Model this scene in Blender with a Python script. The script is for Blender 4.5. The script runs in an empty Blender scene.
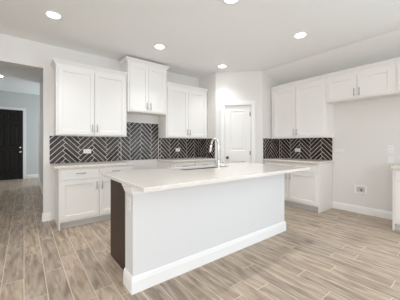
import bpy, bmesh, math, random
from mathutils import Vector, Matrix
random.seed(4)
S = bpy.context.scene
C = S.collection
PI = math.pi

# ------------------------------------------------------------------ camera, world, lights, exposure
YAW = math.atan(176 / 226)
cam = bpy.data.cameras.new('camera')
cam.sensor_width = 36
cam.lens = 36 * 226 / 400
cam.shift_y = -5 / 400
cam.clip_start = 0.05
cam_o = bpy.data.objects.new('camera', cam)
C.objects.link(cam_o)
cam_o.location = (0, 0, 1.22)
cam_o.rotation_euler = (PI / 2, 0, -YAW)
S.camera = cam_o

world = bpy.data.worlds.new('world')
S.world = world
world.use_nodes = True
world.node_tree.nodes['Background'].inputs[0].default_value = (0.80, 0.90, 1.0, 1)
world.node_tree.nodes['Background'].inputs[1].default_value = 1.0

S.view_settings.view_transform = 'Standard'
S.view_settings.look = 'None'
S.view_settings.gamma = 1
S.view_settings.use_curve_mapping = False
S.view_settings.exposure = -0.2
S.cycles.use_denoising = True
S.cycles.max_bounces = 12
S.cycles.diffuse_bounces = 8


def area(name, loc, rot, sx, sy, power, col):
    l = bpy.data.lights.new(name, 'AREA')
    l.shape = 'RECTANGLE'
    l.size = sx
    l.size_y = sy
    l.energy = power
    l.color = col
    o = bpy.data.objects.new(name, l)
    o.location = loc
    o.rotation_euler = rot
    C.objects.link(o)
    return o


# rear and foyer daylight lamps, plus added fill lamps with no known window
area('rear_daylight', (2.4, -4.35, 1.35), (PI / 2 + 0.4, 0, 0), 3.8, 2.2, 55, (0.95, 0.97, 1.0))
area('right_cool_fill', (4.60, -1.7, 1.35), (PI / 2 - 0.2, 0, PI / 2), 2.0, 1.9, 105, (0.68, 0.85, 1.0))  # added cool fill for the right floor and island front
area('rear_left_fill', (-2.1, -4.35, 1.4), (PI / 2 + 0.6, 0, 0), 2.8, 2.1, 110, (0.98, 0.985, 1.0))  # added fill for the left base cabinets and ceiling, set inside the wall
area('left_fill', (-4.1, -1.0, 1.5), (PI / 2 + 0.6, 0, -PI / 2), 3.2, 2.0, 105, (0.99, 0.99, 1.0))  # added fill from the left, tilted up to brighten the ceiling
area('foyer_daylight', (2.3, 9.4, 1.5), (PI / 2, 0, PI / 2), 1.4, 2.0, 50, (0.78, 0.90, 1.0))

CAN_STRENGTH = 25
SPOT_POWER = 60
CAN_COLOR = (0.94, 0.975, 1.0, 1)


# ------------------------------------------------------------------ materials
def mat(name, col, rough=0.5, metal=0.0, spec=0.5):
    m = bpy.data.materials.new(name)
    m.use_nodes = True
    b = m.node_tree.nodes['Principled BSDF']
    b.inputs['Base Color'].default_value = (*col, 1)
    b.inputs['Roughness'].default_value = rough
    b.inputs['Metallic'].default_value = metal
    b.inputs['Specular IOR Level'].default_value = spec
    return m


class NT:
    def __init__(self, m):
        self.t = m.node_tree
        self.b = self.t.nodes['Principled BSDF']

    def n(self, kind, **kw):
        o = self.t.nodes.new(kind)
        for k, v in kw.items():
            setattr(o, k, v)
        return o

    def l(self, a, b):
        self.t.links.new(a, b)

    def math(self, op, a, b=None):
        o = self.n('ShaderNodeMath', operation=op)
        for i, v in enumerate((a, b)):
            if v is None:
                continue
            if isinstance(v, (int, float)):
                o.inputs[i].default_value = v
            else:
                self.l(v, o.inputs[i])
        return o.outputs[0]

    def mix(self, f, a, b, mode='MIX'):
        o = self.n('ShaderNodeMix', data_type='RGBA', blend_type=mode)
        for i, v in ((0, f), (6, a), (7, b)):
            if isinstance(v, (int, float)):
                o.inputs[i].default_value = v
            elif isinstance(v, tuple):
                o.inputs[i].default_value = (*v, 1)
            else:
                self.l(v, o.inputs[i])
        return o.outputs[2]


def paint(name, col, rough=0.6, bump=0.02, spec=0.3):
    """flat paint with a fine roller texture"""
    m = mat(name, col, rough, spec=spec)
    k = NT(m)
    tc = k.n('ShaderNodeTexCoord')
    nz = k.n('ShaderNodeTexNoise')
    nz.inputs['Scale'].default_value = 120
    k.l(tc.outputs['Object'], nz.inputs['Vector'])
    bp = k.n('ShaderNodeBump')
    bp.inputs['Strength'].default_value = bump
    k.l(nz.outputs['Fac'], bp.inputs['Height'])
    k.l(bp.outputs[0], k.b.inputs['Normal'])
    return m


def wood(name, a, b, scale=(30, 30, 1.6), rough=0.45):
    m = mat(name, a, rough)
    k = NT(m)
    tc = k.n('ShaderNodeTexCoord')
    mp = k.n('ShaderNodeMapping')
    mp.inputs['Scale'].default_value = scale
    k.l(tc.outputs['Object'], mp.inputs[0])
    nz = k.n('ShaderNodeTexNoise')
    nz.inputs['Scale'].default_value = 1.5
    nz.inputs['Detail'].default_value = 5
    k.l(mp.outputs[0], nz.inputs['Vector'])
    k.l(k.mix(nz.outputs['Fac'], a, b), k.b.inputs['Base Color'])
    return m


def stone(name, base, speck_dark, speck_light, scale, amount, rough):
    m = mat(name, base, rough)
    k = NT(m)
    tc = k.n('ShaderNodeTexCoord')
    n1 = k.n('ShaderNodeTexNoise')
    n1.inputs['Scale'].default_value = scale
    n1.inputs['Detail'].default_value = 6
    n2 = k.n('ShaderNodeTexNoise')
    n2.inputs['Scale'].default_value = scale * 0.33
    n2.inputs['Detail'].default_value = 4
    for q in (n1, n2):
        k.l(tc.outputs['Object'], q.inputs['Vector'])
    r1 = k.n('ShaderNodeMapRange')
    r1.inputs[1].default_value = 0.54
    r1.inputs[2].default_value = 0.66
    r1.inputs[4].default_value = amount
    k.l(n1.outputs['Fac'], r1.inputs[0])
    r2 = k.n('ShaderNodeMapRange')
    r2.inputs[1].default_value = 0.5
    r2.inputs[2].default_value = 0.7
    r2.inputs[4].default_value = amount
    k.l(n2.outputs['Fac'], r2.inputs[0])
    c = k.mix(r1.outputs[0], base, speck_dark)
    c = k.mix(r2.outputs[0], c, speck_light)
    k.l(c, k.b.inputs['Base Color'])
    return m


def plank_floor():
    m = mat('wood_look_tile_planks', (0.4, 0.33, 0.27), 0.38, spec=0.4)
    k = NT(m)
    W, L, G = 0.155, 0.92, 0.0026
    tc = k.n('ShaderNodeTexCoord')
    sp = k.n('ShaderNodeSeparateXYZ')
    k.l(tc.outputs['Object'], sp.inputs[0])
    u = k.math('DIVIDE', sp.outputs[0], W)
    row = k.math('FLOOR', u)
    wn = k.n('ShaderNodeTexWhiteNoise', noise_dimensions='1D')
    k.l(row, wn.inputs['W'])
    v = k.math('DIVIDE', sp.outputs[1], L)
    v = k.math('ADD', v, wn.outputs['Value'])
    col = k.math('FLOOR', v)
    fu = k.math('FRACT', u)
    fv = k.math('FRACT', v)
    du = k.math('MULTIPLY', k.math('MINIMUM', fu, k.math('SUBTRACT', 1.0, fu)), W)
    dv = k.math('MULTIPLY', k.math('MINIMUM', fv, k.math('SUBTRACT', 1.0, fv)), L)
    d = k.math('MINIMUM', du, dv)
    grout = k.math('LESS_THAN', d, G)
    cid = k.n('ShaderNodeCombineXYZ')
    k.l(row, cid.inputs[0])
    k.l(col, cid.inputs[1])
    w2 = k.n('ShaderNodeTexWhiteNoise', noise_dimensions='3D')
    k.l(cid.outputs[0], w2.inputs['Vector'])
    # grain, stretched along the plank, shifted per plank
    sc = k.n('ShaderNodeVectorMath', operation='MULTIPLY')
    sc.inputs[1].default_value = (23, 3.6, 1)
    k.l(tc.outputs['Object'], sc.inputs[0])
    ad = k.n('ShaderNodeVectorMath', operation='MULTIPLY_ADD')
    ad.inputs[1].default_value = (37, 53, 11)
    k.l(w2.outputs['Color'], ad.inputs[0])
    k.l(sc.outputs[0], ad.inputs[2])
    nz = k.n('ShaderNodeTexNoise')
    nz.inputs['Scale'].default_value = 1.0
    nz.inputs['Detail'].default_value = 6
    nz.inputs['Distortion'].default_value = 0.7
    k.l(ad.outputs[0], nz.inputs['Vector'])
    rp = k.n('ShaderNodeMapRange')
    rp.inputs[1].default_value = 0.3
    rp.inputs[2].default_value = 0.7
    k.l(nz.outputs['Fac'], rp.inputs[0])
    c = k.mix(rp.outputs[0], FLOOR_DARK, FLOOR_LIGHT)
    tint = k.mix(w2.outputs['Value'], FLOOR_TINT_A, FLOOR_TINT_B)
    c = k.mix(1.0, c, tint, 'MULTIPLY')
    c = k.mix(grout, c, FLOOR_GROUT)
    k.l(c, k.b.inputs['Base Color'])
    bp = k.n('ShaderNodeBump')
    bp.inputs['Strength'].default_value = 0.25
    bp.inputs['Distance'].default_value = 0.002
    k.l(k.math('MULTIPLY', grout, -1.0), bp.inputs['Height'])
    k.l(bp.outputs[0], k.b.inputs['Normal'])
    return m


FLOOR_DARK, FLOOR_LIGHT = (0.27, 0.20, 0.142), (0.58, 0.475, 0.372)
FLOOR_TINT_A, FLOOR_TINT_B = (0.84, 0.85, 0.87), (1.04, 1.03, 1.0)
FLOOR_GROUT = (0.68, 0.61, 0.53)

M_WALL = paint('warm_grey_wall_paint', (0.76, 0.742, 0.718))
M_CEIL = paint('ceiling_paint', (0.88, 0.885, 0.88))
M_TRIM = paint('white_trim_paint', (0.86, 0.855, 0.84), 0.4)
M_CAB = paint('white_cabinet_paint', (0.83, 0.815, 0.79), 0.38, 0.005)
M_ISLAND = paint('white_island_paint', (0.72, 0.72, 0.72), 0.5)
M_DOOR = paint('white_door_paint', (0.85, 0.84, 0.82), 0.42)
M_BLACK = wood('black_stained_wood', (0.008, 0.007, 0.006), (0.014, 0.011, 0.010), rough=0.55)
M_BLACK.node_tree.nodes['Principled BSDF'].inputs['Specular IOR Level'].default_value = 0.25
M_BROWN = wood('dark_brown_wood', (0.042, 0.026, 0.019), (0.075, 0.047, 0.034), rough=0.5)
M_BROWN.node_tree.nodes['Principled BSDF'].inputs['Specular IOR Level'].default_value = 0.3
M_TOE = mat('toe_kick_grey', (0.62, 0.615, 0.60), 0.6)
M_NICKEL = mat('brushed_nickel', (0.40, 0.385, 0.37), 0.32, 1.0)
M_CHROME = mat('polished_chrome', (0.86, 0.86, 0.86), 0.22, 1.0)
M_STEEL = mat('stainless_steel', (0.5, 0.49, 0.48), 0.3, 1.0)
M_PLATE = mat('white_plastic', (0.85, 0.84, 0.82), 0.35)
M_SLOT = mat('dark_socket_slot', (0.08, 0.08, 0.08), 0.6)
M_GRANITE = stone('speckled_granite', (0.76, 0.70, 0.64), (0.30, 0.23, 0.19), (0.88, 0.85, 0.81), 90, 0.6, 0.18)
M_QUARTZ = stone('pale_quartz', (0.75, 0.705, 0.65), (0.64, 0.58, 0.52), (0.81, 0.78, 0.745), 60, 0.35, 0.16)
M_GROUT = mat('pale_tile_grout', (0.84, 0.81, 0.77), 0.8)
M_FLOOR = plank_floor()

M_TILE = mat('dark_glazed_tile', (0.05, 0.04, 0.035), 0.2, spec=0.32)
_k = NT(M_TILE)
_g = _k.n('ShaderNodeNewGeometry')
_k.l(_k.mix(_g.outputs['Random Per Island'], (0.022, 0.016, 0.012), (0.075, 0.054, 0.041)), _k.b.inputs['Base Color'])

_tc = _k.n('ShaderNodeTexCoord')
_nz = _k.n('ShaderNodeTexNoise')
_nz.inputs['Scale'].default_value = 28
_nz.inputs['Detail'].default_value = 3
_k.l(_tc.outputs['Object'], _nz.inputs['Vector'])
_bp = _k.n('ShaderNodeBump')
_bp.inputs['Strength'].default_value = 1.0
_bp.inputs['Distance'].default_value = 0.004
_k.l(_nz.outputs['Fac'], _bp.inputs['Height'])
_k.l(_bp.outputs[0], _k.b.inputs['Normal'])

M_LAMP = bpy.data.materials.new('lit_lens')
M_LAMP.use_nodes = True
_e = M_LAMP.node_tree.nodes
_e.remove(_e['Principled BSDF'])
_em = _e.new('ShaderNodeEmission')
_em.inputs[0].default_value = CAN_COLOR
_em.inputs[1].default_value = CAN_STRENGTH
M_LAMP.node_tree.links.new(_em.outputs[0], _e['Material Output'].inputs[0])


# ------------------------------------------------------------------ mesh helpers
class MB:
    def __init__(self):
        self.bm = bmesh.new()

    def box(self, x0, x1, y0, y1, z0, z1, bev=0.0):
        r = bmesh.ops.create_cube(self.bm, size=1)
        vs = r['verts']
        for v in vs:
            v.co = ((x0 + x1) / 2 + v.co.x * (x1 - x0), (y0 + y1) / 2 + v.co.y * (y1 - y0), (z0 + z1) / 2 + v.co.z * (z1 - z0))
        if bev:
            es = list({e for v in vs for e in v.link_edges})
            bmesh.ops.bevel(self.bm, geom=es, offset=bev, segments=2, affect='EDGES', profile=0.5)
        return self

    def poly_prism(self, pts, z0, z1):
        """vertical prism over a plan polygon"""
        a = [self.bm.verts.new((x, y, z0)) for x, y in pts]
        b = [self.bm.verts.new((x, y, z1)) for x, y in pts]
        n = len(pts)
        self.bm.faces.new(a[::-1])
        self.bm.faces.new(b)
        for i in range(n):
            self.bm.faces.new((a[i], a[(i + 1) % n], b[(i + 1) % n], b[i]))
        return self

    def sweep(self, path, profile, closed=False):
        """profile = list of (outward, z); path = plan points, outward is to the right of travel; mitred corners"""
        n = len(path)
        rings = []
        for i, p in enumerate(path):
            p = Vector(p)
            dirs = []
            if i > 0:
                dirs.append((p - Vector(path[i - 1])).normalized())
            if i < n - 1:
                dirs.append((Vector(path[i + 1]) - p).normalized())
            nr = [Vector((d.y, -d.x)) for d in dirs]
            m = sum(nr, Vector((0, 0))).normalized()
            k = 1 / max(0.3, m.dot(nr[0]))
            rings.append([self.bm.verts.new((p.x + m.x * o * k, p.y + m.y * o * k, z)) for o, z in profile])
        q = len(profile)
        for i in range(n - 1):
            for j in range(q):
                jj = (j + 1) % q
                self.bm.faces.new((rings[i][j], rings[i + 1][j], rings[i + 1][jj], rings[i][jj]))
        self.bm.faces.new(rings[0])
        self.bm.faces.new(rings[-1][::-1])
        return self

    def tube(self, pts, r, seg=12, caps=True):
        pts = [Vector(p) for p in pts]
        rs = r if isinstance(r, (list, tuple)) else [r] * len(pts)
        rings = []
        up = None
        for i, p in enumerate(pts):
            d = (pts[min(i + 1, len(pts) - 1)] - pts[max(i - 1, 0)]).normalized()
            if up is None:
                up = d.orthogonal().normalized()
            up = (up - d * up.dot(d)).normalized()
            w = d.cross(up)
            rings.append([self.bm.verts.new(p + (up * math.cos(2 * PI * k / seg) + w * math.sin(2 * PI * k / seg)) * rs[i]) for k in range(seg)])
        for a, b in zip(rings, rings[1:]):
            for k in range(seg):
                f = self.bm.faces.new((a[k], a[(k + 1) % seg], b[(k + 1) % seg], b[k]))
                f.smooth = True
        if caps:
            self.bm.faces.new(rings[0][::-1])
            self.bm.faces.new(rings[-1])
        return self

    def lathe(self, prof, seg=32, axis='Z', loc=(0, 0, 0)):
        """profile of (r, h) spun about an axis"""
        rings = []
        for r, h in prof:
            ring = []
            for k in range(seg):
                a = 2 * PI * k / seg
                c, s = r * math.cos(a), r * math.sin(a)
                co = {'Z': (c, s, h), 'Y': (c, -h, s)}[axis]
                ring.append(self.bm.verts.new((co[0] + loc[0], co[1] + loc[1], co[2] + loc[2])))
            rings.append(ring)
        for a, b in zip(rings, rings[1:]):
            for k in range(seg):
                f = self.bm.faces.new((a[k], a[(k + 1) % seg], b[(k + 1) % seg], b[k]))
                f.smooth = True
        if prof[0][0] > 1e-5:
            self.bm.faces.new(rings[0][::-1])
        if prof[-1][0] > 1e-5:
            self.bm.faces.new(rings[-1])
        return self

    def panelled(self, x0, x1, z0, z1, yf, t, panels, rec=0.009, lip=0.006, raised=0.0):
        """slab facing -Y with sunken rectangular panels (a list of (x0,x1,z0,z1))"""
        xs = sorted({x0, x1} | {p[0] for p in panels} | {p[1] for p in panels})
        zs = sorted({z0, z1} | {p[2] for p in panels} | {p[3] for p in panels})
        V = {}

        def v(x, y, z):
            key = (round(x, 5), round(y, 5), round(z, 5))
            if key not in V:
                V[key] = self.bm.verts.new((x, y, z))
            return V[key]

        def quad(a, b, c, d):
            self.bm.faces.new((a, b, c, d))
        for i in range(len(xs) - 1):
            for j in range(len(zs) - 1):
                a, b, c, d = xs[i], xs[i + 1], zs[j], zs[j + 1]
                cx, cz = (a + b) / 2, (c + d) / 2
                if any(p[0] < cx < p[1] and p[2] < cz < p[3] for p in panels):
                    continue
                quad(v(a, yf, c), v(b, yf, c), v(b, yf, d), v(a, yf, d))
        for (a, b, c, d) in panels:
            # corner verts may have extra grid points along their borders, so walk the border
            bx = [x for x in xs if a - 1e-6 <= x <= b + 1e-6]
            bz = [z for z in zs if c - 1e-6 <= z <= d + 1e-6]
            ring = [(x, c) for x in bx] + [(b, z) for z in bz[1:]] + [(x, d) for x in bx[::-1][1:]] + [(a, z) for z in bz[::-1][1:-1]]

            def shrink(x, z, s):
                return (min(max(x, a + s), b - s), min(max(z, c + s), d - s))
            steps = [(0, 0), (lip, rec)]
            if raised:
                steps += [(lip + 0.02, rec), (lip + 0.045, rec - raised)]
            loops = []
            for s, dep in steps:
                loops.append([v(*(lambda q: (q[0], yf + dep, q[1]))(shrink(x, z, s))) for x, z in ring])
            for A, B in zip(loops, loops[1:]):
                m = len(A)
                for q in range(m):
                    f = [A[q], A[(q + 1) % m], B[(q + 1) % m], B[q]]
                    f = list(dict.fromkeys(f))
                    if len(f) > 2:
                        self.bm.faces.new(f)
            self.bm.faces.new(list(dict.fromkeys(loops[-1])))
        # sides and back
        fx = lambda z: [v(x, yf, z) for x in xs]
        B = [v(x0, yf + t, z0), v(x1, yf + t, z0), v(x1, yf + t, z1), v(x0, yf + t, z1)]
        self.bm.faces.new([B[3], B[2], B[1], B[0]])
        self.bm.faces.new(fx(z0)[::-1] + [B[0], B[1]])
        self.bm.faces.new(fx(z1) + [B[2], B[3]])
        self.bm.faces.new([v(x0, yf, z) for z in zs] + [B[3], B[0]])
        self.bm.faces.new([v(x1, yf, z) for z in zs[::-1]] + [B[1], B[2]])
        return self

    def build(self, name, material, parent=None, loc=None, rotz=0.0, local=False):
        bmesh.ops.recalc_face_normals(self.bm, faces=self.bm.faces)
        me = bpy.data.meshes.new(name)
        self.bm.to_mesh(me)
        self.bm.free()
        me.materials.append(material)
        o = bpy.data.objects.new(name, me)
        C.objects.link(o)
        if parent is not None:
            o.parent = parent
        if loc is not None:
            o.location = loc
        o.rotation_euler.z = rotz
        return o


def tag(o, label, cat, group=None, kind=None):
    o['label'] = label
    o['category'] = cat
    if group:
        o['group'] = group
    if kind:
        o['kind'] = kind
    return o


def thing(name, label, cat, loc=(0, 0, 0), rotz=0.0, group=None):
    o = bpy.data.objects.new(name, None)
    o.empty_display_size = 0.1
    C.objects.link(o)
    o.location = loc
    o.rotation_euler.z = rotz
    return tag(o, label, cat, group)


def struct(name, mb, m, label, cat):
    return tag(mb.build(name, m), label, cat, kind='structure')


# ------------------------------------------------------------------ the setting
YB = 4.38      # back wall plane
XR = 4.74      # right wall plane
CH = 2.84      # kitchen ceiling
P1 = Vector((3.38, 3.77))
P2 = Vector((4.10, 3.05))
XO = 0.243     # right edge of the hall opening
HC = 3.10      # hall ceiling
YF = 10.4      # far hall wall

struct('floor', MB().box(-4.3, 5.0, -4.6, 10.7, -0.1, 0), M_FLOOR, 'wood look plank tile floor running through kitchen and hall', 'floor')
struct('ceiling', MB().box(-4.3, 4.15, -4.6, YB + 0.06, CH, CH + 0.1), M_CEIL, 'flat off white kitchen ceiling with recessed lights', 'ceiling')
mb = MB()
mb.bm.faces.new([mb.bm.verts.new(p) for p in ((4.15, -4.6, CH), (4.9, -4.6, 2.575), (4.9, -4.6, 2.7), (4.15, -4.6, CH + 0.1))])
g = bmesh.ops.extrude_face_region(mb.bm, geom=mb.bm.faces[:])
for v in [e for e in g['geom'] if isinstance(e, bmesh.types.BMVert)]:
    v.co.y = YB + 0.06
struct('ceiling_slope', mb, M_CEIL, 'sloped ceiling strip above the right wall cabinets', 'ceiling')

struct('wall_back', MB().box(XO, XR + 0.1, YB, YB + 0.12, 0, CH).box(-1.6, XO, YB, YB + 0.12, 2.45, CH).box(-4.3, -1.6, YB, YB + 0.12, 0, CH),
       M_WALL, 'back kitchen wall with tall opening to the hall', 'wall')
struct('wall_right', MB().box(XR, XR + 0.12, -0.65, YB, 0, 2.9).box(XR, XR + 0.12, -4.6, -2.75, 0, 2.9).box(XR, XR + 0.12, -2.75, -0.65, 0, 0.35).box(XR, XR + 0.12, -2.75, -0.65, 2.35, 2.9), M_WALL, 'right kitchen wall behind the empty fridge space', 'wall')  # unseen window opening added to go with the right fill lamp
struct('wall_left', MB().box(-4.3, -4.2, -4.6, YB, 0, 0.4).box(-4.3, -4.2, -4.6, YB, 2.6, CH).box(-4.3, -4.2, -4.6, -2.7, 0.4, 2.6).box(-4.3, -4.2, 0.7, YB, 0.4, 2.6),
       M_WALL, 'left wall of the living area with wide opening added for the fill lamp', 'wall')  # unseen opening added for the left fill lamp
struct('wall_rear', MB().box(-4.3, -3.55, -4.6, -4.5, 0, CH).box(-0.65, 0.45, -4.6, -4.5, 0, CH).box(4.35, 5.0, -4.6, -4.5, 0, CH).box(0.45, 4.35, -4.6, -4.5, 2.5, CH).box(-3.55, -0.65, -4.6, -4.5, 2.5, CH).box(-3.55, -0.65, -4.6, -4.5, 0, 0.3),
       M_WALL, 'unseen rear wall with wide openings added for the daylight lamps', 'wall')  # openings added to suit the rear lamps standing inside the room
# pantry in the corner
struct('wall_pantry_left', MB().box(P1.x, P1.x + 0.1, P1.y, YB, 0, CH), M_WALL, 'short pantry wall beside the back run of cabinets', 'wall')
struct('wall_pantry_right', MB().box(P2.x, XR, P2.y, P2.y + 0.1, 0, CH), M_WALL, 'short pantry wall beside the right run of cabinets', 'wall')
D = (P2 - P1)
DL = D.length
DA = math.atan2(D.y, D.x)
DS0, DS1, DZ = 0.19, 0.79, 2.11     # pantry door opening along the diagonal
mb = MB().box(0, DS0, 0, 0.1, 0, CH).box(DS1, DL, 0, 0.1, 0, CH).box(DS0, DS1, 0, 0.1, DZ, CH)
o = tag(mb.build('wall_pantry_diagonal', M_WALL, loc=(P1.x, P1.y, 0), rotz=DA), 'diagonal pantry wall holding the white door', 'wall', kind='structure')

# hall
struct('ceiling_hall', MB().box(-1.7, 2.6, YB + 0.12, YF + 0.2, HC, HC + 0.1), M_CEIL, 'hall ceiling beyond the opening', 'ceiling')
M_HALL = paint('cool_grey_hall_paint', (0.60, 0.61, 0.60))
struct('wall_hall_right', MB().box(0.375, 0.5, YB + 0.12, 8.4, 0, HC), M_WALL, 'right hall wall seen edge on beyond the opening', 'wall')
struct('wall_hall_left', MB().box(-1.7, -1.6, YB + 0.12, YF, 0, HC), M_WALL, 'left hall wall', 'wall')
struct('wall_foyer', MB().box(0.5, 2.6, 8.28, 8.4, 0, HC).box(2.5, 2.6, 8.4, YF, 0, HC), M_WALL, 'foyer walls out of sight beyond the hall', 'wall')
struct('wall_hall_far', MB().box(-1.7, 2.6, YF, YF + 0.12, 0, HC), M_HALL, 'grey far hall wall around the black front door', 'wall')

# baseboards: profile of (outward, height)
BASE = [(0, 0), (0.016, 0), (0.016, 0.095), (0.012, 0.108), (0.012, 0.116), (0.006, 0.13), (0, 0.13)]


def baseboard(name, path, label, prof=BASE):
    return struct(name, MB().sweep(path, prof), M_TRIM, label, 'baseboard')


baseboard('baseboard_right', [(XR, 1.878), (XR, 0.865)], 'white baseboard along the wall of the fridge space')
baseboard('baseboard_back', [(XO, YB + 0.12), (XO, YB), (0.352, YB)], 'white baseboard wrapping the wall end beside the hall opening')
baseboard('baseboard_hall_far', [(0.075, YF), (2.5, YF)], 'white baseboard under the grey hall wall beside front door')
baseboard('baseboard_hall_right', [(0.375, 8.4), (0.375, YB + 0.12)], 'white baseboard on the right hall wall')
struct('trim_1', MB().box(0.345, 0.375, 8.29, 8.38, 0, 2.0), M_TRIM, 'white casing strip on the end of the right hall wall', 'trim')

# front door
FX0, FX1, FZ = -0.945, -0.03, 2.46
d = thing('door_1', 'black six panel front door at the end of the hall', 'door', (0, YF, 0))
d['kind'] = 'structure'
st, mid = 0.12, (FX0 + FX1) / 2
pan = []
for z0, z1 in ((0.24, 0.98), (1.16, 1.93), (2.06, 2.30)):
    pan += [(FX0 + st, mid - 0.055, z0, z1), (mid + 0.055, FX1 - st, z0, z1)]
MB().panelled(FX0, FX1, 0.01, FZ, -0.045, 0.043, pan, rec=0.014, lip=0.012, raised=0.010).build('door_leaf', M_BLACK, d)
c = MB().box(FX1, FX1 + 0.09, -0.022, -0.002, 0, FZ + 0.09, 0.004).box(FX0 - 0.09, FX0, -0.022, -0.002, 0, FZ + 0.09, 0.004).box(FX0, FX1, -0.022, -0.002, FZ, FZ + 0.09, 0.004)
c.build('casing', M_TRIM, d)
for nm, z in (('deadbolt', 1.13), ('door_knob', 0.97)):
    prof = [(0.033, 0.0), (0.033, 0.012), (0.014, 0.016), (0.014, 0.028)] + ([(0.03, 0.036), (0.034, 0.05), (0.024, 0.064), (0.0, 0.067)] if nm == 'door_knob' else [(0.020, 0.03), (0.016, 0.034)])
    MB().lathe(prof, 20, 'Y', (FX1 - 0.075, -0.045, z)).build(nm, M_CHROME, d)

# pantry door, its frame is local to the diagonal wall
d = thing('door_2', 'white two panel pantry door in the diagonal corner wall', 'door', (P1.x, P1.y, 0), DA)
d['kind'] = 'structure'
L0, L1 = DS0 + 0.018, DS1 - 0.018
lf = MB().panelled(L0, L1, 0.012, DZ - 0.02, 0.022, 0.036,
                   [(L0 + 0.115, L1 - 0.115, 1.09, DZ - 0.145), (L0 + 0.115, L1 - 0.115, 0.22, 0.865)], rec=0.011, lip=0.012, raised=0.007).build('door_leaf', M_DOOR, d)
MB().box(DS0, L0 - 0.003, -0.002, 0.098, 0, DZ).box(L1 + 0.003, DS1, -0.002, 0.098, 0, DZ).box(DS0, DS1, -0.002, 0.098, DZ - 0.017, DZ).build('jamb', M_TRIM, d)
cs = 0.085
c = MB().box(DS0 - cs + 0.01, DS0 + 0.008, -0.020, -0.002, 0, DZ + cs, 0.004)
c.box(DS1 - 0.008, DS1 + cs - 0.01, -0.020, -0.002, 0, DZ + cs, 0.004)
c.box(DS0 + 0.008, DS1 - 0.008, -0.020, -0.002, DZ - 0.008, DZ + cs, 0.004)
c.build('casing', M_TRIM, d)
MB().lathe([(0.03, 0), (0.03, 0.008), (0.012, 0.012), (0.012, 0.03), (0.026, 0.038), (0.029, 0.05), (0.02, 0.062), (0, 0.065)], 20, 'Y',
           (L0 + 0.055, 0.022, 0.94)).build('door_knob', mat('dark_bronze', (0.12, 0.10, 0.085), 0.3, 1.0), d)
for z in (0.25, 1.05, 1.90):
    MB().tube([(L1 - 0.004, 0.012, z - 0.045), (L1 - 0.004, 0.012, z + 0.045)], 0.008, 10).box(L1 - 0.035, L1 - 0.004, 0.0195, 0.0225, z - 0.04, z + 0.04).build('hinge', M_NICKEL, d)


# ------------------------------------------------------------------ tiled backsplashes
def herringbone(rects, name, loc, rotz, label, shift=(0, 0)):
    """dark tiles standing proud of a grout bed, in the plane y=0 facing -Y; rects are (x0,x1,z0,z1)"""
    W, n = 0.0636, 5
    gap = 0.0085
    root = thing(name, label, 'backsplash', loc, rotz)
    gb = MB()
    tb = MB()
    for (x0, x1, z0, z1) in rects:
        gb.box(x0, x1, -0.007, -0.001, z0, z1)
        bm = bmesh.new()
        cx, cz = (x0 + x1) / 2, (z0 + z1) / 2
        R = int(((x1 - x0) + (z1 - z0)) / W) + 10
        c45 = math.sqrt(0.5)
        ox, oz = shift
        a0 = int(round(((cx - ox) * c45 + (cz - oz) * c45) / W))
        b0 = int(round((-(cx - ox) * c45 + (cz - oz) * c45) / W))
        for b in range(b0 - R, b0 + R):
            for a in range(a0 - R, a0 + R):
                cells = []
                if (a - b) % (2 * n) == 0:
                    cells.append((a, a + n, b, b + 1))
                if (b - a - 1) % (2 * n) == 0:
                    cells.append((a, a + 1, b, b + n))
                for (u0, u1, v0, v1) in cells:
                    g = gap / 2 / W
                    q = [((u * c45 - v * c45) * W + ox, (u * c45 + v * c45) * W + oz) for u, v in
                         ((u0 + g, v0 + g), (u1 - g, v0 + g), (u1 - g, v1 - g), (u0 + g, v1 - g))]
                    if max(p[0] for p in q) < x0 or min(p[0] for p in q) > x1 or max(p[1] for p in q) < z0 or min(p[1] for p in q) > z1:
                        continue
                    tilt = [random.uniform(-0.0011, 0.0011) for _ in range(2)]
                    vs = []
                    for i, p in enumerate(q):
                        dy = tilt[0] * (1 if i in (1, 2) else -1) + tilt[1] * (1 if i > 1 else -1)
                        vs.append(bm.verts.new((p[0], -0.0105 + dy, p[1])))
                    f = bm.faces.new(vs)
                    back = [bm.verts.new((p[0], -0.006, p[1])) for p in q]
                    for i in range(4):
                        bm.faces.new((vs[i], back[i], back[(i + 1) % 4], vs[(i + 1) % 4]))
        for co, no in (((x0 + 0.005, 0, 0), (-1, 0, 0)), ((x1 - 0.005, 0, 0), (1, 0, 0)), ((0, 0, z0), (0, 0, -1)), ((0, 0, z1 - 0.005), (0, 0, 1))):
            bmesh.ops.bisect_plane(bm, geom=bm.verts[:] + bm.edges[:] + bm.faces[:], plane_co=co, plane_no=no, clear_outer=True)
        me = bpy.data.meshes.new('tmp')
        bm.to_mesh(me)
        bm.free()
        tb.bm.from_mesh(me)
        bpy.data.meshes.remove(me)
    gb.build('grout_bed', M_GROUT, root)
    tb.build('herringbone_tiles', M_TILE, root)
    return root


CT = 0.92
UZ = 1.372     # underside of wall cabinets
herringbone([(0.32, 1.474, CT, UZ), (1.474, 2.276, CT, 1.672), (2.276, 3.366, CT, UZ)], 'tile_backsplash', (0, YB, 0), 0,
            'dark herringbone tile backsplash along the back wall, stepped up under the raised cabinet', (0.3276, 0.95))
herringbone([(0, 0.60, CT, UZ)], 'tile_backsplash', (P1.x, YB, 0), -PI / 2, 'narrow dark herringbone tile strip on the pantry wall behind the faucet', (0.1, 0.95))
herringbone([(0.0, 0.62, CT, UZ)], 'tile_backsplash', (P2.x + 0.008, P2.y, 0), 0, 'narrow dark herringbone tile strip right of the pantry door', (0.1, 0.95))
herringbone([(0.012, 1.17, CT, UZ)], 'tile_backsplash', (XR, P2.y, 0), -PI / 2, 'dark brown herringbone tile backsplash on the right wall', (0.7576, 0.95))


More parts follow.
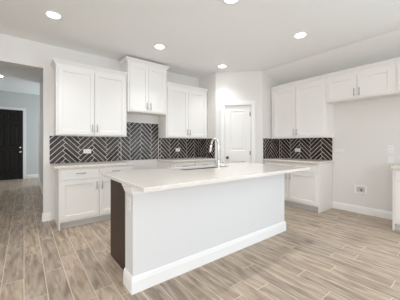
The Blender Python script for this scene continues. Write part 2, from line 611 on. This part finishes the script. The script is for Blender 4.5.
# ------------------------------------------------------------------ cabinets (local: x along the front, y=0 wall, front at -depth)
def bar_pull(parent, x, yf, z, vert, ln=0.128, name='handle'):
    mb = MB()
    h = ln / 2
    if vert:
        mb.tube([(x, yf - 0.028, z - h), (x, yf - 0.028, z + h)], 0.0055, 10)
        for s in (-1, 1):
            mb.tube([(x, yf - 0.028, z + s * (h - 0.02)), (x, yf, z + s * (h - 0.02))], 0.0045, 8)
    else:
        mb.tube([(x - h, yf - 0.028, z), (x + h, yf - 0.028, z)], 0.0055, 10)
        for s in (-1, 1):
            mb.tube([(x + s * (h - 0.02), yf - 0.028, z), (x + s * (h - 0.02), yf, z)], 0.0045, 8)
    return mb.build(name, M_NICKEL, parent)


def shaker(parent, name, x0, x1, z0, z1, yf, rail=0.057):
    return MB().panelled(x0, x1, z0, z1, yf, 0.019, [(x0 + rail, x1 - rail, z0 + rail, z1 - rail)], rec=0.013, lip=0.004).build(name, M_CAB, parent)


CROWN = [(0, 0), (0.010, 0), (0.010, 0.012), (0.022, 0.026), (0.040, 0.048), (0.046, 0.052), (0.046, 0.064), (0, 0.064)]


def crown(parent, path, z, prof=CROWN):
    return MB().sweep(path, [(o, zz + z) for o, zz in prof]).build('crown_molding', M_CAB, parent)


def base_cabinet(w, loc, rotz, label, depth=0.60, ml=0.035, mr=0.035, group=None):
    r = thing('base_cabinet', label, 'cabinet', loc, rotz, group)
    f = -depth
    h = 0.882
    b = MB().box(0, w, f, -0.003, 0.10, h, 0.0015)
    b.box(0, 0.018, f, -0.003, 0, 0.102).box(w - 0.018, w, f, -0.003, 0, 0.102)
    b.build('cabinet_body', M_CAB, r)
    MB().box(0.018, w - 0.018, f + 0.07, f + 0.085, 0.0, 0.10).box(0.018, w - 0.018, f + 0.058, f + 0.07, 0.0, 0.018).build('toe_kick', M_TOE, r)
    mid = w / 2
    for s, (x0, x1) in enumerate(((ml, mid - 0.0045), (mid + 0.0045, w - mr))):
        dr = MB().box(x0, x1, f - 0.019, f - 0.0005, 0.715, 0.858, 0.003).build('drawer', M_CAB, r)
        bar_pull(dr, (x0 + x1) / 2, f - 0.019, 0.80, False)
        dd = shaker(r, 'door', x0, x1, 0.135, 0.695, f - 0.0195)
        bar_pull(dd, (x1 - 0.035) if s == 0 else (x0 + 0.035), f - 0.0195, 0.60, True)
    return r


def wall_cabinet(w, z0, z1, loc, rotz, label, depth=0.33, ml=0.03, mr=0.03, crown_path='front', handle_z=0.10, group=None, ndoor=2, top_rail=0.045):
    r = thing('wall_cabinet', label, 'cabinet', (loc[0], loc[1], z0), rotz, group)
    f = -depth
    h = z1 - z0
    b = MB()
    # open-bottomed case with a recessed floor
    b.box(0, 0.018, f, -0.003, 0, h).box(w - 0.018, w, f, -0.003, 0, h).box(0.018, w - 0.018, f, -0.003, 0.012, h)
    b.box(0.018, w - 0.018, f, f + 0.02, 0, 0.012)
    b.build('cabinet_body', M_CAB, r)
    mid = w / 2
    spans = ((ml, mid - 0.004), (mid + 0.004, w - mr)) if ndoor == 2 else ((ml, w - mr),)
    for s, (x0, x1) in enumerate(spans):
        dd = shaker(r, 'door', x0, x1, 0.022, h - top_rail, f - 0.0195)
        hx = (x1 - 0.033) if s == 0 else (x0 + 0.033)
        bar_pull(dd, hx, f - 0.0195, 0.022 + handle_z, True)
    g = 0.0005
    paths = {'front': [(w - 0.001, f - g), (0.001, f - g)], 'left': [(w - 0.001, f - g), (-g, f - g), (-g, -0.003)],
             'both': [(w + g, -0.003), (w + g, f - g), (-g, f - g), (-g, -0.003)], 'right': [(w + g, -0.003), (w + g, f - g), (0.001, f - g)]}
    path = paths[crown_path]
    # outward is to the right of travel: walk so that the front (-Y) lies outside
    path = path[::-1]
    crown(r, path, h - 0.004)
    return r


R90 = -PI / 2
# back wall, left to right
base_cabinet(1.073, (0.392, YB, 0), 0, 'white base cabinet with two drawers left of the range gap', depth=0.60, ml=0.022)
base_cabinet(1.115, (2.25, YB, 0), 0, 'white base cabinet right of the range gap, behind the island faucet', depth=0.60)
wall_cabinet(1.085, UZ, 2.46, (0.382, YB), 0, 'wide white wall cabinet at the left end of the back wall', crown_path='left')
wall_cabinet(0.795, 1.83, 2.742, (1.476, YB), 0, 'raised white wall cabinet above the range gap, tallest of all', depth=0.365, crown_path='both')
wall_cabinet(1.088, UZ, 2.445, (2.276, YB), 0, 'white wall cabinet between the raised cabinet and the pantry', crown_path='front', mr=0.05)
# right wall (local x runs towards the camera)
base_cabinet(1.165, (XR, 3.045, 0), R90, 'white base cabinet on the right wall beside the pantry', depth=0.575, ml=0.06, mr=0.05)
base_cabinet(1.0, (XR, 0.86, 0), R90, 'white base cabinet at the right edge of the photo', depth=0.575)
wall_cabinet(1.17, UZ - 0.012, 2.445, (XR, 3.03), R90, 'white wall cabinet on the right wall beside the pantry', depth=0.34, crown_path='front', ml=0.07)
wall_cabinet(0.985, 2.0, 2.445, (XR, 1.858), R90, 'short white cabinet bridging the empty fridge space', depth=0.34, crown_path='front', handle_z=0.085)
wall_cabinet(0.9, 2.0, 2.445, (XR, 0.871), R90, 'short white cabinet cut off by the right edge of the photo', depth=0.34, crown_path='front')


# countertops
def top(name, x0, x1, y0, y1, m, label, z1=CT, t=0.036):
    return tag(MB().box(x0, x1, y0, y1, z1 - t, z1, 0.004).build(name, m), label, 'countertop')


top('countertop', 0.333, 1.474, 3.735, YB - 0.0115, M_GRANITE, 'speckled beige granite countertop left of the range gap')
top('countertop', 2.243, P1.x - 0.0125, 3.735, YB - 0.0115, M_GRANITE, 'speckled beige granite countertop right of the range gap')
top('countertop', 4.118, XR - 0.0115, 1.862, P2.y - 0.0125, M_GRANITE, 'speckled granite countertop on the right wall beside the pantry')
top('countertop', 4.118, XR - 0.003, -0.16, 0.882, M_GRANITE, 'speckled granite countertop at the right edge of the photo')

# ------------------------------------------------------------------ island
IX0, IX1, IY0, IY1 = 0.706, 2.935, 1.806, 1.985
isl = thing('kitchen_island', 'white half wall of the island with tall baseboard, under pale worktop', 'kitchen island', (0, 0, 0))
MB().box(IX0, IX1, IY0, IY1, 0, 0.888, 0.002).build('half_wall', M_ISLAND, isl)
wrap = [(IX0, IY1), (IX0, IY0), (IX1, IY0), (IX1, IY1)]
TALL = [(0.0005, 0), (0.017, 0), (0.017, 0.098), (0.013, 0.110), (0.013, 0.120), (0.006, 0.136), (0.0005, 0.136)]
MB().sweep(wrap[::-1], [(-o, z) for o, z in TALL]).build('baseboard', M_TRIM, isl)
MOLD = [(0.0005, 0.815), (0.008, 0.815), (0.009, 0.832), (0.015, 0.838), (0.017, 0.852), (0.028, 0.864), (0.028, 0.888), (0.0005, 0.888)]
MB().sweep(wrap[::-1], [(-o, z) for o, z in MOLD]).build('top_molding', M_TRIM, isl)

ic = thing('island_cabinet', 'dark brown wood island cabinet with plain end panel behind the white half wall', 'cabinet', (0.76, 1.987, 0))
SX0, SX1, SY0, SY1 = 1.50, 2.28, 2.225, 2.555      # sink opening
ib = MB().box(0.02, SX0 - 0.03 - 0.76, 0.0, 0.59, 0.1, 0.888).box(SX1 + 0.03 - 0.76, 2.16, 0.0, 0.59, 0.1, 0.888)
ib.box(SX0 - 0.03 - 0.76, SX1 + 0.03 - 0.76, 0.0, 0.59, 0.1, 0.62)
ib.build('cabinet_body', M_BROWN, ic)
MB().box(0, 0.019, 0, 0.61, 0, 0.888, 0.0015).build('end_panel', M_BROWN, ic)
MB().box(2.161, 2.18, 0, 0.61, 0, 0.888, 0.0015).build('end_panel', M_BROWN, ic)
MB().box(0.02, 2.16, 0.53, 0.545, 0, 0.1).build('toe_kick', M_BROWN, ic)

# island worktop with the sink cut out
mb = MB()
ox0, ox1, oy0, oy1, z0, z1 = 0.662, 3.03, 1.485, 2.605, 0.89, CT
O = [(ox0, oy0), (ox1, oy0), (ox1, oy1), (ox0, oy1)]
I = [(SX0, SY0), (SX1, SY0), (SX1, SY1), (SX0, SY1)]
vv = {}
for nm, pts in (('o', O), ('i', I)):
    for z in (z0, z1):
        vv[nm, z] = [mb.bm.verts.new((x, y, z)) for x, y in pts]
for i in range(4):
    j = (i + 1) % 4
    mb.bm.faces.new((vv['o', z1][i], vv['o', z1][j], vv['i', z1][j], vv['i', z1][i]))
    mb.bm.faces.new((vv['o', z0][i], vv['i', z0][i], vv['i', z0][j], vv['o', z0][j]))
    mb.bm.faces.new((vv['o', z0][i], vv['o', z0][j], vv['o', z1][j], vv['o', z1][i]))
    mb.bm.faces.new((vv['i', z0][i], vv['i', z1][i], vv['i', z1][j], vv['i', z0][j]))
es = [e for e in mb.bm.edges if all(abs(v.co.z - z1) < 1e-6 for v in e.verts) and len({('o' if v in vv['o', z1] else 'i') for v in e.verts}) == 1]
bmesh.ops.bevel(mb.bm, geom=es, offset=0.004, segments=2, affect='EDGES', profile=0.5)
tag(mb.build('island_countertop', M_QUARTZ), 'long pale stone worktop of the island with sink cutout', 'countertop')

# undermount sink
sk = thing('kitchen_sink', 'stainless undermount sink set in the island worktop', 'sink', (0, 0, 0.64))
sb = MB()
a, b, c_, e_ = SX0 - 0.006, SX1 + 0.006, SY0 - 0.006, SY1 + 0.006
sb.box(a - 0.014, a, c_, e_, 0.03, 0.249).box(b, b + 0.014, c_, e_, 0.03, 0.249)
sb.box(a - 0.014, b + 0.014, c_ - 0.014, c_, 0.03, 0.249).box(a - 0.014, b + 0.014, e_, e_ + 0.014, 0.03, 0.249)
sb.box(a - 0.014, b + 0.014, c_ - 0.014, e_ + 0.014, 0.015, 0.03)
sb.build('basin', M_STEEL, sk)
MB().lathe([(0.045, 0.0), (0.045, 0.006), (0.03, 0.008), (0.028, 0.004), (0, 0.004)], 24, 'Z', ((a + b) / 2, (c_ + e_) / 2, 0.03)).build('drain', M_CHROME, sk)

# faucet
FXP, FYP = 1.985, 2.16
fa = thing('kitchen_faucet', 'tall chrome gooseneck faucet standing on the island worktop', 'faucet', (FXP, FYP, CT))
MB().lathe([(0.028, 0), (0.028, 0.006), (0.023, 0.012), (0.021, 0.075), (0.0165, 0.085), (0.0165, 0.10)], 24).build('base', M_CHROME, fa)
arc = [(0, 0, 0.09), (0, 0, 0.285)]
for k in range(1, 13):
    t = PI * k / 12 * 0.93
    arc.append((0, 0.072 * (1 - math.cos(t)), 0.285 + 0.095 * math.sin(t)))
MB().tube(arc, 0.0125, 14).build('gooseneck_spout', M_CHROME, fa)
p = Vector(arc[-1])
q = (p - Vector(arc[-2])).normalized()
MB().tube([p, p + q * 0.02, p + q * 0.085, p + q * 0.11], [0.0135, 0.017, 0.018, 0.0165], 14).build('spray_head', M_CHROME, fa)
MB().tube([(0.018, 0, 0.05), (0.05, 0, 0.055), (0.085, 0.0, 0.075)], [0.011, 0.008, 0.006], 10).build('lever', M_CHROME, fa)
so = thing('soap_dispenser', 'small chrome dispenser on the worktop right of the faucet', 'soap dispenser', (2.15, 2.17, CT))
MB().lathe([(0.02, 0), (0.02, 0.006), (0.012, 0.01), (0.012, 0.022), (0.016, 0.024), (0.014, 0.03), (0, 0.031)], 20).build('cap', M_CHROME, so)


# ------------------------------------------------------------------ wall plates
def plate(name, label, loc, rotz, w, h, kind, cat='outlet'):
    r = thing(name, label, cat, loc, rotz)
    MB().box(-w / 2, w / 2, -0.0065, 0, -h / 2, h / 2, 0.002).build('cover_plate', M_PLATE, r)
    if kind == 'outlet_h':
        for s in (-1, 1):
            f = MB().box(s * 0.021 - 0.015, s * 0.021 + 0.015, -0.0085, -0.0065, -0.014, 0.014, 0.0015).build('socket', M_PLATE, r)
            MB().box(s * 0.021 - 0.006, s * 0.021 + 0.006, -0.0088, -0.0084, 0.004, 0.0065).box(s * 0.021 - 0.006, s * 0.021 + 0.006, -0.0088, -0.0084, -0.0065, -0.004).build('slots', M_SLOT, f)
    elif kind == 'outlet_v':
        for s in (-1, 1):
            f = MB().box(-0.014, 0.014, -0.0085, -0.0065, s * 0.021 - 0.015, s * 0.021 + 0.015, 0.0015).build('socket', M_PLATE, r)
            MB().box(0.004, 0.0065, -0.0088, -0.0084, s * 0.021 - 0.006, s * 0.021 + 0.006).box(-0.0065, -0.004, -0.0088, -0.0084, s * 0.021 - 0.006, s * 0.021 + 0.006).build('slots', M_SLOT, f)
    elif kind == 'switch':
        n = max(1, int(round(w / 0.075)))
        for i in range(n):
            x = (i - (n - 1) / 2) * 0.046
            MB().box(x - 0.016, x + 0.016, -0.0095, -0.0065, -0.033, 0.033, 0.002).build('rocker', M_PLATE, r)
    return r


TF = 0.0112
plate('wall_outlet', 'white outlet on the dark tile below the leftmost wall cabinet', (0.88, YB - TF, 1.11), 0, 0.125, 0.075, 'outlet_h')
plate('wall_outlet', 'white outlet on the dark tile of the back wall near the pantry', (2.76, YB - TF, 1.11), 0, 0.115, 0.075, 'outlet_h')
plate('wall_outlet', 'white outlet on the dark tile of the right wall', (XR - TF, 2.59, 1.11), R90, 0.125, 0.075, 'outlet_h')
plate('wall_switch', 'white double plate on the bare wall beside the right tile backsplash', (XR - 0.0005, 1.765, 1.115), R90, 0.17, 0.075, 'switch', 'switch')
plate('wall_outlet', 'upper of the two white outlets above the right edge counter', (XR - 0.0005, 1.0, 1.155), R90, 0.075, 0.12, 'outlet_v')
plate('wall_outlet', 'lower of the two white outlets above the right edge counter', (XR - 0.0005, 1.0, 0.975), R90, 0.075, 0.12, 'switch')

plate('wall_outlet', 'white outlet on the narrow end of the island half wall', (IX0 - 0.0005, 1.885, 0.72), R90, 0.07, 0.115, 'outlet_v')

# recessed water supply box in the fridge space
wb = thing('water_supply_box', 'white recessed water supply box low on the fridge space wall', 'water box', (XR - 0.0005, 1.42, 0.425), R90)
fr = MB().box(-0.095, -0.062, -0.012, 0, -0.075, 0.075, 0.002).box(0.062, 0.095, -0.012, 0, -0.075, 0.075, 0.002)
fr.box(-0.062, 0.062, -0.012, 0, 0.045, 0.075, 0.002).box(-0.062, 0.062, -0.012, 0, -0.075, -0.048, 0.002)
fr.build('frame', M_PLATE, wb)
MB().box(-0.062, 0.062, -0.003, 0, -0.048, 0.045).build('back_plate', mat('grey_box_interior', (0.55, 0.54, 0.53), 0.6), wb)
MB().tube([(0.01, -0.006, -0.03), (0.01, -0.006, 0.012)], 0.008, 10).tube([(-0.012, -0.012, 0.0), (0.032, -0.012, 0.0)], 0.006, 8).build('valve', mat('brass_valve', (0.28, 0.20, 0.12), 0.35, 1.0), wb)


# ------------------------------------------------------------------ recessed lights
def can_light(x, y, z, label):
    r = thing('recessed_light', label, 'ceiling light', (x, y, z), 0, 'recessed ceiling lights')
    MB().lathe([(0.072, -0.0005), (0.092, -0.0005), (0.094, -0.004), (0.088, -0.008), (0.074, -0.009), (0.072, -0.0005)], 40).build('trim_ring', M_TRIM, r)
    MB().lathe([(0.0, -0.0045), (0.0725, -0.0045), (0.0725, -0.0015), (0.0, -0.0015)], 32).build('lens', M_LAMP, r)
    sp = bpy.data.lights.new('can_beam', 'SPOT')
    sp.energy = SPOT_POWER
    sp.color = CAN_COLOR[:3]
    sp.spot_size = math.radians(118)
    sp.spot_blend = 1.0
    sp.shadow_soft_size = 0.07
    so_ = bpy.data.objects.new('can_beam', sp)
    C.objects.link(so_)
    so_.parent = r
    so_.location = (0, 0, -0.02)


for x, y, lab in ((0.29, 3.34, 'round recessed light above the left end of the back cabinets'),
                  (1.76, 3.34, 'round recessed light in front of the raised wall cabinet'),
                  (3.21, 3.38, 'round recessed light just in front of the pantry door'),
                  (3.21, 1.72, 'round recessed light nearest the sloped ceiling, over the right aisle'),
                  (1.81, 1.76, 'round recessed light over the island, cut by the top of the photo'),
                  (0.29, 1.76, 'round recessed light over the left end of the island, above the photo')):
    can_light(x, y, CH, lab)
for x, y, lab in ((0.29, -1.0, 'unseen recessed light added behind the camera for more light, left one'), (3.21, -1.0, 'unseen recessed light added behind the camera for more light, right one')):  # unseen cans added to raise the overall light
    can_light(x, y, CH, lab)
can_light(-0.52, 8.2, HC, 'round recessed light in the hall ceiling')
